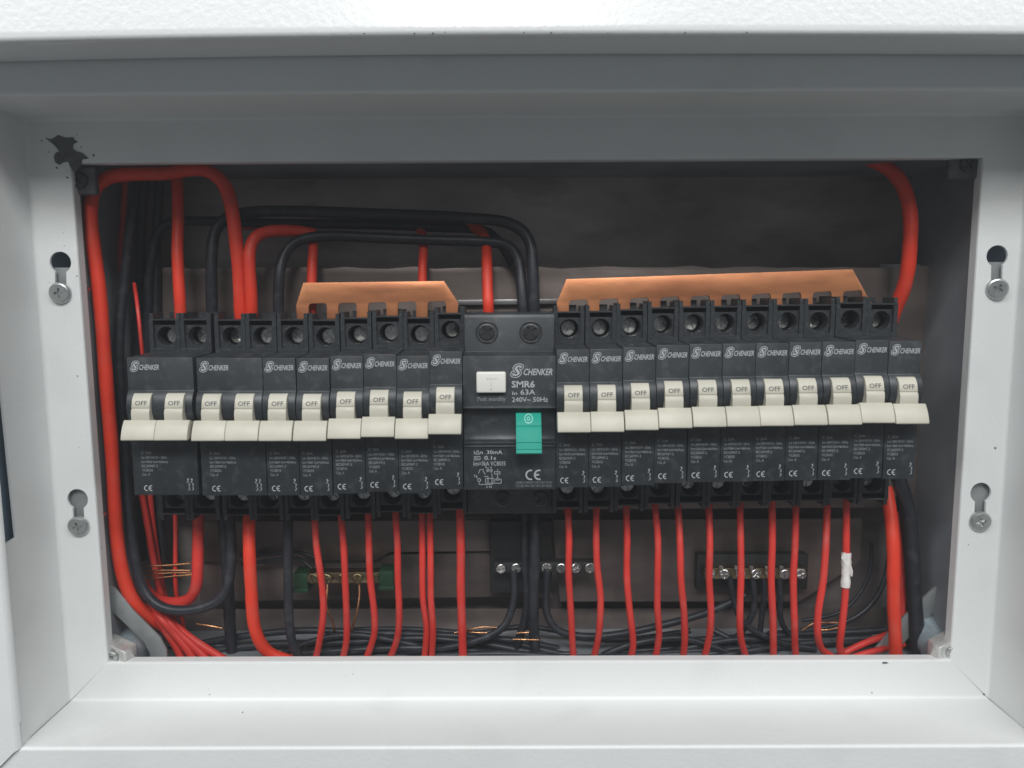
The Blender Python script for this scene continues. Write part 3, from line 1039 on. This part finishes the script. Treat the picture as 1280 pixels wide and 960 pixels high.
for i, p in enumerate(right):
    lab = 'thin red wire, %s to the right of the wide switch, hanging to the bottom' % ORD[i]
    if i == 10:
        lab = 'thin red wire wrapped with white tape, under the right end breakers'
    wpts = drop(p, ym=324 + random.uniform(-2, 3))
    w = cable(lab, wpts, 1.50 + random.uniform(-.05, .08), 'red', 'wire', G1)
    if i == 10:
        bm = bmesh.new()
        wq = [P(*v) for v in smooth_path([Vector(v) for v in wpts], 4)]
        org = wq[0]
        za, zb2 = P(1057, 694, 325).z, P(1057, 737, 325).z
        tp = [v - org for v in wq if zb2 < v.z < za]
        add_tube(bm, tp, lambda t: 1.98 + .14 * math.sin(8 * t) + .08 * math.sin(23 * t + 1) - .4 * max(0, t - .8), 14, 1.6)
        m = tp[0]
        vs = [bm.verts.new(m + Vector(v)) for v in ((-2.9, -1.6, -1.6), (-1.9, -2.4, 1.2), (-.6, -2.5, -.4), (.5, -2.4, -2.6), (1.6, -2.1, -5.4), (-1.6, -2.6, -4.2), (2.7, -1.5, -8.0), (2.4, -1.5, -10.5), (.2, -2.6, -8.5), (-.5, -2.5, -6.3))]
        for f in ((0, 1, 2, 5), (5, 2, 3, 9), (9, 3, 4, 8), (8, 4, 6, 7)):
            bm.faces.new([vs[k] for k in f])
        link('tape_wrap', finish(bm, angle=40, normals=False), M['tape'], w)

G2 = 'red wires hanging under the left breakers'
cable('thin red wire beside the black cable, leftmost of the four under the earth bar', drop([(394, 645), (395, 682), (401, 725), (404, 762), (400, 797), (393, 827)]), 1.5, 'red', 'wire', G2)
cable('thin red wire, second from the left of the four over the earth bar', drop([(426, 643), (429, 687), (430.5, 725), (433, 762), (434, 800), (428, 828)]), 1.5, 'red', 'wire', G2)
cable('thin red wire, third from the left of the four over the earth bar', drop([(460, 642), (461, 687), (462.5, 725), (466.5, 762), (466.5, 795), (456, 828)]), 1.5, 'red', 'wire', G2)
cable('thin red wire just right of the green earth bar end', drop([(495, 640), (497, 682), (496.5, 725), (498, 762), (496.5, 797), (485, 828)]), 1.5, 'red', 'wire', G2)
cable('left one of a touching pair of thin red wires', drop([(528, 640), (529, 700), (529, 750), (532.5, 787), (529, 828)], ym=327), 1.45, 'red', 'wire', G2)
cable('right one of a touching pair of thin red wires', drop([(537.5, 640), (537.5, 700), (537.5, 750), (541, 787), (539.5, 828)], ym=326), 1.45, 'red', 'wire', G2)
cable('single thicker red wire just left of the wide switch, hanging down', drop([(576, 635), (577, 687), (576, 737), (577, 775), (579, 828)]), 1.9, 'red', 'wire', G2)

# thick cables
cable('thick orange-red cable looping down under the left double breakers', [(312, 635, 334), (312, 655, 332), (312.5, 690, 328), (314, 737, 325), (316, 778, 325), (326, 806, 327), (344, 821, 329), (376, 830, 331), (410, 836, 334)], 2.7, 'redfat', 'cable', seg=16)
cable('thick bright red cable descending at the right end of the breakers', [(1108, 610, 336), (1112, 640, 331), (1116, 685, 326), (1118, 750, 324), (1120, 800, 325), (1121, 850, 328)], 2.75, 'redfat', 'cable', seg=16)
cable('red wire half hidden behind the thick red cable at the right', [(1120, 640, 338), (1125, 700, 337), (1128, 760, 336), (1124, 800, 336), (1112, 850, 336)], 1.6, 'red')
cable('thick black cable running down beside the right end breaker', [(1120, 590, 334), (1133, 625, 333), (1139, 665, 332), (1142, 720, 331), (1146, 780, 331), (1148, 850, 331)], 3.1, 'wire_black', 'cable', seg=16)
cable('black cable tucked behind the thick red cable at the right', [(1127, 620, 343), (1131, 690, 342), (1136, 790, 341), (1138, 850, 340)], 2.4, 'wire_black', 'cable')
cable('thick red cable arching down from the top right into the end terminal', [(1050, 186, 343), (1085, 198, 340), (1113, 213, 336), (1131, 237, 333), (1138.5, 270, 331), (1137, 303, 330), (1133, 338, 331), (1127, 364, 334), (1119, 386, 337), (1110, 412, 339)], 3.0, 'redfat', 'cable', seg=16)
cable('thick red cable looping round the whole left side of the tray', [(303, 398, 333), (302, 384, 332), (299, 340, 331), (295, 300, 331), (290, 262, 331), (278, 229, 331), (250, 212, 330), (205, 216.5, 328), (162, 217, 326), (134, 222, 325), (117, 238, 324.5), (114, 268, 324), (117, 305, 324), (122, 345, 324), (127, 395, 324), (131, 450, 324), (135, 510, 324), (139, 575, 324), (143, 632, 324), (148, 685, 325), (157, 728, 326), (172, 757, 328), (192, 774, 332), (220, 790, 338)], 2.85, 'redfat', 'cable', seg=16)
cable('thick black cable beside the red loop, bent into a U at lower left', [(166, 262, 338), (158, 330, 337), (150, 420, 335), (152, 520, 333), (158, 610, 331), (165, 680, 329), (175, 728, 328), (193, 752, 327), (218, 762, 326.5), (250, 760, 327), (276, 748, 328), (287, 725, 330), (289, 690, 333), (287, 650, 336), (286, 630, 338)], 2.2, 'wire_black', 'cable', seg=14)
cable('thick black cable hanging straight behind the black U bend', [(280, 635, 340), (283, 700, 339), (286, 760, 339), (292, 850, 341)], 2.6, 'wire_black', 'cable', seg=14)
cable('black cable hanging just left of the earth bar', [(359, 632, 335), (360, 665, 332), (360.5, 725, 330), (361.5, 775, 329), (367, 806, 329), (382, 832, 331)], 2.05, 'wire_black', 'cable', seg=14)
cable('red cable curling under the left end breaker into the strands', [(248, 635, 337), (247.5, 670, 335), (247, 705, 333), (245, 732, 332.5), (236, 748, 333), (220, 753, 334), (203, 751, 337), (188, 742, 342), (180, 728, 346)], 2.5, 'red', 'cable', seg=14)
cable('thin red wire above the bare copper strands', [(219.5, 635, 338), (220, 670, 337), (220, 712, 337), (222, 745, 340), (230, 785, 344)], 1.0, 'red')
cable('dark red wire behind, slanting down from the left end breaker', [(176, 612, 342), (183, 650, 342), (190, 690, 342), (199, 735, 344), (212, 775, 347), (225, 800, 349)], 1.5, 'red')
cable('second dark red wire slanting under the left end breaker', [(186, 612, 345), (190, 655, 345), (197, 700, 346), (206, 745, 348), (222, 785, 350)], 1.3, 'red')
cable('thin red wire squeezed against the left side of the end breaker', [(168, 355, 340), (170, 375, 334), (173, 400, 330), (177, 440, 329), (179, 480, 333)], 0.8, 'red')

G3 = 'red cables entering the terminals from above'
cable('thick red cable standing in the second left terminal', [(216, 170, 345), (220, 215, 342), (222, 270, 338), (222.5, 318, 334), (226, 372, 332), (227, 402, 333)], 2.45, 'redfat', 'cable', G3, seg=14)
cable('thick red cable curving in from behind the black cables, above the left double breakers', [(395, 292, 345), (370, 288, 343), (338, 288.5, 338), (319, 297, 334), (312, 317, 331.5), (312, 345, 330.5), (314, 384, 331), (314, 402, 333)], 2.6, 'redfat', 'cable', G3, seg=14)
cable('short red cable behind the left end of the short copper busbar', [(300, 281, 353), (360, 279, 352.5), (384, 283, 351), (390.5, 300, 347), (390, 330, 341), (390, 370, 338), (390, 400, 338)], 2.15, 'redfat', 'cable', G3, seg=14)
cable('short red cable behind the right part of the short copper busbar', [(450, 280, 354), (500, 281, 353), (524, 286, 351), (530, 303, 347.5), (528.5, 330, 341), (527, 370, 338), (526, 400, 338)], 1.95, 'redfat', 'cable', G3, seg=14)
cable('red cable entering the wide switch from above', [(520, 283, 354), (575, 282, 353), (598, 287, 350), (606, 300, 346), (608, 325, 338), (609.5, 365, 332), (610, 384, 330), (610, 405, 332)], 2.35, 'redfat', 'cable', G3, seg=14)
cable('upper thick black cable arching from the wide switch to the left', [(668, 405, 333), (668, 382, 331), (667, 340, 332), (664, 308, 334), (652, 288, 337), (628, 277, 340), (590, 273.5, 341), (520, 270, 341), (440, 266.5, 341), (370, 263.5, 341), (310, 265, 341), (279, 276, 340), (267, 300, 338), (264, 345, 336), (264, 400, 338)], 2.5, 'wire_black', 'cable', seg=14)
cable('lower thick black cable arching from the wide switch to the left', [(654, 405, 333), (654, 382, 332), (652, 350, 334), (648, 325, 337), (636, 308, 340), (610, 302, 342), (540, 299.5, 343), (470, 297, 343), (410, 295.5, 343), (374, 301, 342), (356, 318, 340), (350, 350, 337), (349.5, 400, 338)], 2.35, 'wire_black', 'cable', seg=14)
cable('third black cable lying behind the arching pair', [(640, 330, 352), (610, 290, 352), (540, 284, 351), (450, 281, 350), (350, 279, 350), (250, 276, 350), (205, 282, 349), (190, 320, 348), (186, 400, 348), (190, 620, 350)], 2.2, 'wire_black', 'cable', seg=12)
for i, (x0, x1, x2, Yw) in enumerate(((158, 146, 152, 350), (182, 172, 170, 352), (200, 196, 196, 350))):
    cable('dark cable hanging in the shadowed left channel, %s from the side' % ORD[i], [(x0, 215, Yw), (x0 - 4, 270, Yw), ((x0 + x1) / 2 - 2, 330, Yw), (x1, 420, Yw), (x2, 600, Yw), (x2 + 8, 700, Yw)], (1.3, 2.2, 2.0)[i], ('red', 'wire_black', 'wire_black')[i], 'cable', 'dark cables in the left channel')

# red bundle in the lower left corner
G4 = 'red wires bundled in the lower left corner'
for i, (p, Yd, lab) in enumerate((
        ([(196, 772), (207, 790), (221, 812), (232, 840)], 331, 'red wire at the outer side of the lower left bundle beside the strap'),
        ([(200, 772), (215, 790), (234, 812), (252, 840)], 330, 'red wire second in the lower left bundle'),
        ([(206, 774), (224, 793), (246, 813), (272, 838)], 331, 'red wire third in the lower left bundle'),
        ([(214, 778), (238, 797), (262, 813), (300, 836)], 333, 'red wire at the inner side of the lower left bundle'))):
    cable(lab, [(p[0][0] - 14, p[0][1] - 14, Yd + 6)] + [(x, y, Yd) for x, y in p], 1.75, 'red', 'wire', G4)
cable('red wire crossing low towards the right end red cable', [(1040, 828, 332), (1058, 815, 333), (1083, 803, 335), (1110, 793, 337), (1140, 782, 340)], 1.5, 'red')
cable('short red wire lowest in the right corner', [(1050, 832, 330), (1066, 822, 331), (1090, 815, 332), (1130, 806, 336)], 1.35, 'red')

# black wires along the bottom of the tray
G5 = 'black wires lying along the bottom of the tray'
bottom = [
    ([(642, 715, 338), (644.5, 745, 336), (642, 765, 335), (630, 783, 334), (600, 797, 334), (555, 808, 335), (500, 814, 337), (430, 822, 340)], 1.7, 'black wire looping from the middle bar down to the left'),
    ([(684, 712, 340), (685, 750, 338), (689, 775, 336), (703, 790, 335), (735, 795, 334), (775, 792, 335), (830, 780, 337), (885, 764, 340), (930, 745, 343)], 1.7, 'black wire looping from the middle bar up to the right'),
    ([(667, 640, 338), (667, 690, 334), (669, 740, 333), (670, 790, 334), (672, 850, 338)], 2.4, 'thick black cable hanging under the wide switch'),
    ([(655, 642, 340), (657, 700, 337), (659, 760, 337), (650, 800, 339), (640, 850, 342)], 1.9, 'second black cable hanging under the wide switch'),
    ([(210, 812, 344), (300, 796, 343), (380, 789, 342), (470, 792, 341), (560, 793, 341), (640, 800, 342), (700, 812, 343)], 1.6, 'black wire lying highest in the bottom bundle at left'),
    ([(230, 822, 341), (330, 806, 340), (430, 801, 339), (520, 799, 339), (600, 806, 339), (680, 815, 339), (780, 818, 340)], 1.7, 'black wire lying second in the bottom bundle at left'),
    ([(260, 832, 338), (360, 818, 337), (460, 812, 336), (560, 812, 336), (660, 820, 336), (760, 822, 336), (860, 816, 338), (960, 806, 340)], 1.7, 'black wire running along most of the tray bottom'),
    ([(420, 836, 335), (520, 822, 334), (620, 818, 333), (740, 824, 333), (860, 824, 334), (940, 814, 336), (1030, 804, 339), (1100, 800, 341)], 1.6, 'black wire lying lowest in front of the bundle'),
    ([(480, 806, 344), (500, 800, 343), (540, 803, 342), (590, 812, 342), (640, 824, 343)], 1.4, 'short black wire slanting through the bottom bundle'),
    ([(700, 828, 343), (790, 812, 343), (880, 799, 343), (980, 793, 343), (1080, 790, 343), (1130, 786, 344)], 1.6, 'black wire lying highest in the bottom bundle at right'),
    ([(760, 832, 341), (860, 810, 340), (920, 800, 340), (1000, 800, 340), (1090, 796, 340)], 1.5, 'black wire lying second in the bottom bundle at right'),
    ([(912, 718, 343), (914, 745, 341), (920, 768, 338), (935, 785, 337), (955, 796, 336), (980, 806, 336), (1020, 812, 337)], 1.4, 'black wire curving down from the left end of the right bar'),
    ([(940, 718, 343), (941, 742, 342), (939, 765, 341), (928, 790, 341), (905, 812, 342)], 1.4, 'black wire dropping left from the right bar'),
    ([(956, 720, 343), (956, 745, 342), (952, 780, 342), (948, 820, 343)], 1.3, 'black wire dropping straight from the right bar'),
    ([(972, 720, 343), (974, 750, 342), (978, 780, 342), (1000, 800, 342), (1040, 800, 343)], 1.3, 'black wire dropping right from the right bar'),
    ([(1110, 690, 350), (1100, 735, 348), (1080, 765, 346), (1050, 780, 345), (1010, 786, 345), (960, 790, 345)], 1.2, 'thin black wire sweeping across below the white tape'),
    ([(1090, 680, 352), (1085, 720, 350), (1066, 752, 349), (1040, 768, 348), (1000, 775, 348)], 0.9, 'thinnest black wire sweeping behind the taped red wire'),
    ([(330, 830, 336), (380, 806, 337), (440, 794, 338), (520, 808, 337), (600, 826, 337)], 1.5, 'black wire humped over the left part of the bottom bundle'),
    ([(590, 790, 345), (650, 806, 340), (720, 822, 338), (800, 834, 338)], 1.5, 'black wire slanting down to the right under the wide switch'),
    ([(730, 832, 337), (790, 806, 338), (850, 797, 339), (900, 812, 338), (960, 830, 338)], 1.6, 'black wire humped over the right part of the bottom bundle'),
    ([(890, 790, 344), (940, 812, 339), (1000, 822, 337), (1060, 832, 338)], 1.5, 'black wire slanting down towards the taped red wire'),
    ([(240, 800, 346), (300, 812, 342), (350, 828, 340), (400, 842, 340)], 1.5, 'black wire slanting down beside the lower left red bundle'),
    ([(420, 790, 347), (520, 785, 346), (600, 790, 346), (660, 785, 347), (760, 800, 347), (860, 786, 348)], 1.3, 'black wire at the back of the bottom bundle'),
    ([(300, 694, 352), (345, 692, 350), (372, 691, 349), (400, 700, 349)], 0.9, 'thin dark wire reaching to the earth bar from the left'),
    ([(300, 704, 350), (340, 700, 349), (372, 699, 348), (392, 712, 347)], 0.9, 'second thin dark wire reaching to the earth bar'),
]
for p, r, lab in bottom:
    cable(lab, p, r, 'wire_black', 'wire', G5)

# bare copper
G6 = 'bare copper wire ends'
bare = [
    ([(170, 711, 336), (183, 708, 335), (210, 706.5, 335), (238, 704, 335)], 'bright bare copper strand, topmost of those beside the red curl'),
    ([(172, 716, 336), (186, 714, 335.5), (212, 713, 335), (238, 713, 335)], 'bare copper strand second from the top beside the red curl'),
    ([(174, 722, 337), (188, 718, 336), (214, 716, 336), (240, 716, 336)], 'bare copper strand third from the top beside the red curl'),
    ([(176, 725, 337), (190, 723, 336), (216, 720.5, 336), (242, 718.5, 336)], 'bare copper strand lowest beside the red curl'),
    ([(246, 779.5, 333), (262, 782, 332), (277, 785, 333)], 'short bare copper end below the black U bend'),
    ([(568, 791, 333), (585, 787, 332.5), (605, 783.5, 332), (626, 785, 334)], 'curved bare copper end right of the thicker red wire'),
    ([(582, 790, 335), (596, 791, 334.5), (609, 791, 335)], 'short bare copper end under the curved one'),
    ([(641, 799, 333), (655, 799.5, 332), (673, 800, 333)], 'short bare copper end under the wide switch'),
    ([(646, 791, 335), (658, 790.5, 334), (673, 791, 335)], 'straight bare copper end just under the black loop'),
    ([(1002, 788, 334), (1014, 781, 333), (1024, 778.5, 333), (1048, 778.5, 334)], 'bare copper end bent beside the taped red wire'),
    ([(1020, 787, 334), (1034, 787, 333.5), (1048, 784, 334)], 'lower bare copper end beside the taped red wire'),
    ([(409, 727, 341), (408.5, 740, 339), (408, 757, 337), (412, 767, 337), (416, 778, 338), (420, 800, 341)], 'bare copper earth wire under the second earth bar screw'),
    ([(449, 728, 342), (449, 745, 340), (446, 763, 338), (440, 785, 338), (436, 806, 341)], 'bare copper earth wire under the middle of the earth bar'),
]
for p, lab in bare:
    cable(lab, p, 0.42 if 'earth' not in lab else .55, 'strand', 'bare wire', G6, 'copper_wire', 8)


# ================================================================== TERMINAL BARS
TSET = {k: [finish(screw_bm(2.45, 1.5, a, 0.75, 0.14, dp=.9), angle=30) for a in (0.1, 0.5, 1.0)] for k in ('screw', 'brass')}


def tbar(name, label, xs_, y, Y, mat, base=None, ends=None, sm='screw', pad=11, hh=3.0, upper=()):
    TS = TSET[sm]
    c = P((xs_[0] + xs_[-1]) / 2, y, Y)
    o = thing(name, label, 'terminal bar', c, 'terminal bars under the breakers')
    a, b = P(xs_[0] - pad, y, Y), P(xs_[-1] + pad, y, Y)
    bm = bmesh.new()
    add_box(bm, a.x - c.x, b.x - c.x, 0, 6.5, -hh, hh)
    link('bar', finish(bm, bevel=.4), M[mat], o)
    for x in xs_:
        p = P(x, y, Y)
        s = link('screw', random.choice(TS), M[sm], o)
        s.location = Vector((p.x - c.x, -0.02, p.z - c.z)) * MM
        s.rotation_euler = (random.uniform(-.25, .15), random.uniform(0, 1.5), random.uniform(-.2, .2))
    for x in upper:
        p = P(x, y - 9, Y + 1)
        s = link('screw', TS[0], M[sm], o)
        s.scale = (.5, .8, .5)
        s.location = Vector((p.x - c.x, -0.4, p.z - c.z)) * MM
    if base:
        bm = bmesh.new()
        q0, q1 = P(base[0], base[1], Y + 6), P(base[2], base[3], Y + 6)
        add_box(bm, q0.x - c.x, q1.x - c.x, 6.6, 12, q1.z - c.z, q0.z - c.z)
        link('carrier', finish(bm, bevel=.6), M['base_black'], o)
    for x0, y0, x1, y1 in ends or ():
        bm = bmesh.new()
        q0, q1 = P(x0, y0, Y), P(x1, y1, Y)
        add_box(bm, q0.x - c.x, q1.x - c.x, -1.3, 9, q1.z - c.z, q0.z - c.z)
        q2 = (q0.z - c.z) * 0.1 + (q1.z - c.z) * .9
        add_box(bm, q0.x - c.x - .3, q1.x - c.x + .3, -2.1, 9, q1.z - c.z - 1.2, q2)
        link('insulator', finish(bm, bevel=.4), M['earth_green'], o)
    return o


tbar('earth_bar', 'tarnished brass earth bar with dark green insulators at both ends', [391, 410, 429, 447, 466], 722.5, 340, 'brass', None,
     [(367, 716, 386, 736), (474, 713, 493, 733)], sm='brass', pad=8, hh=2.6)
tbar('neutral_bar', 'terminal bar with bright screws on a black carrier under the wide switch', [626, 645, 664, 683, 701, 719, 737], 709.5, 341, 'base_black', (612, 652, 690, 742), hh=2.4, pad=8)
tbar('neutral_bar', 'terminal bar with bright screws behind the right red wires', [887, 905, 925, 944, 962, 980, 1001], 717, 342, 'brass', (872, 694, 1010, 738), hh=2.6, pad=6, upper=(900, 919, 938, 957, 975))

for o in C.objects:              # print too fine to pick apart letter by letter
    if o.name.split('.')[0] == 'lettering':
        o['kind'] = 'stuff'
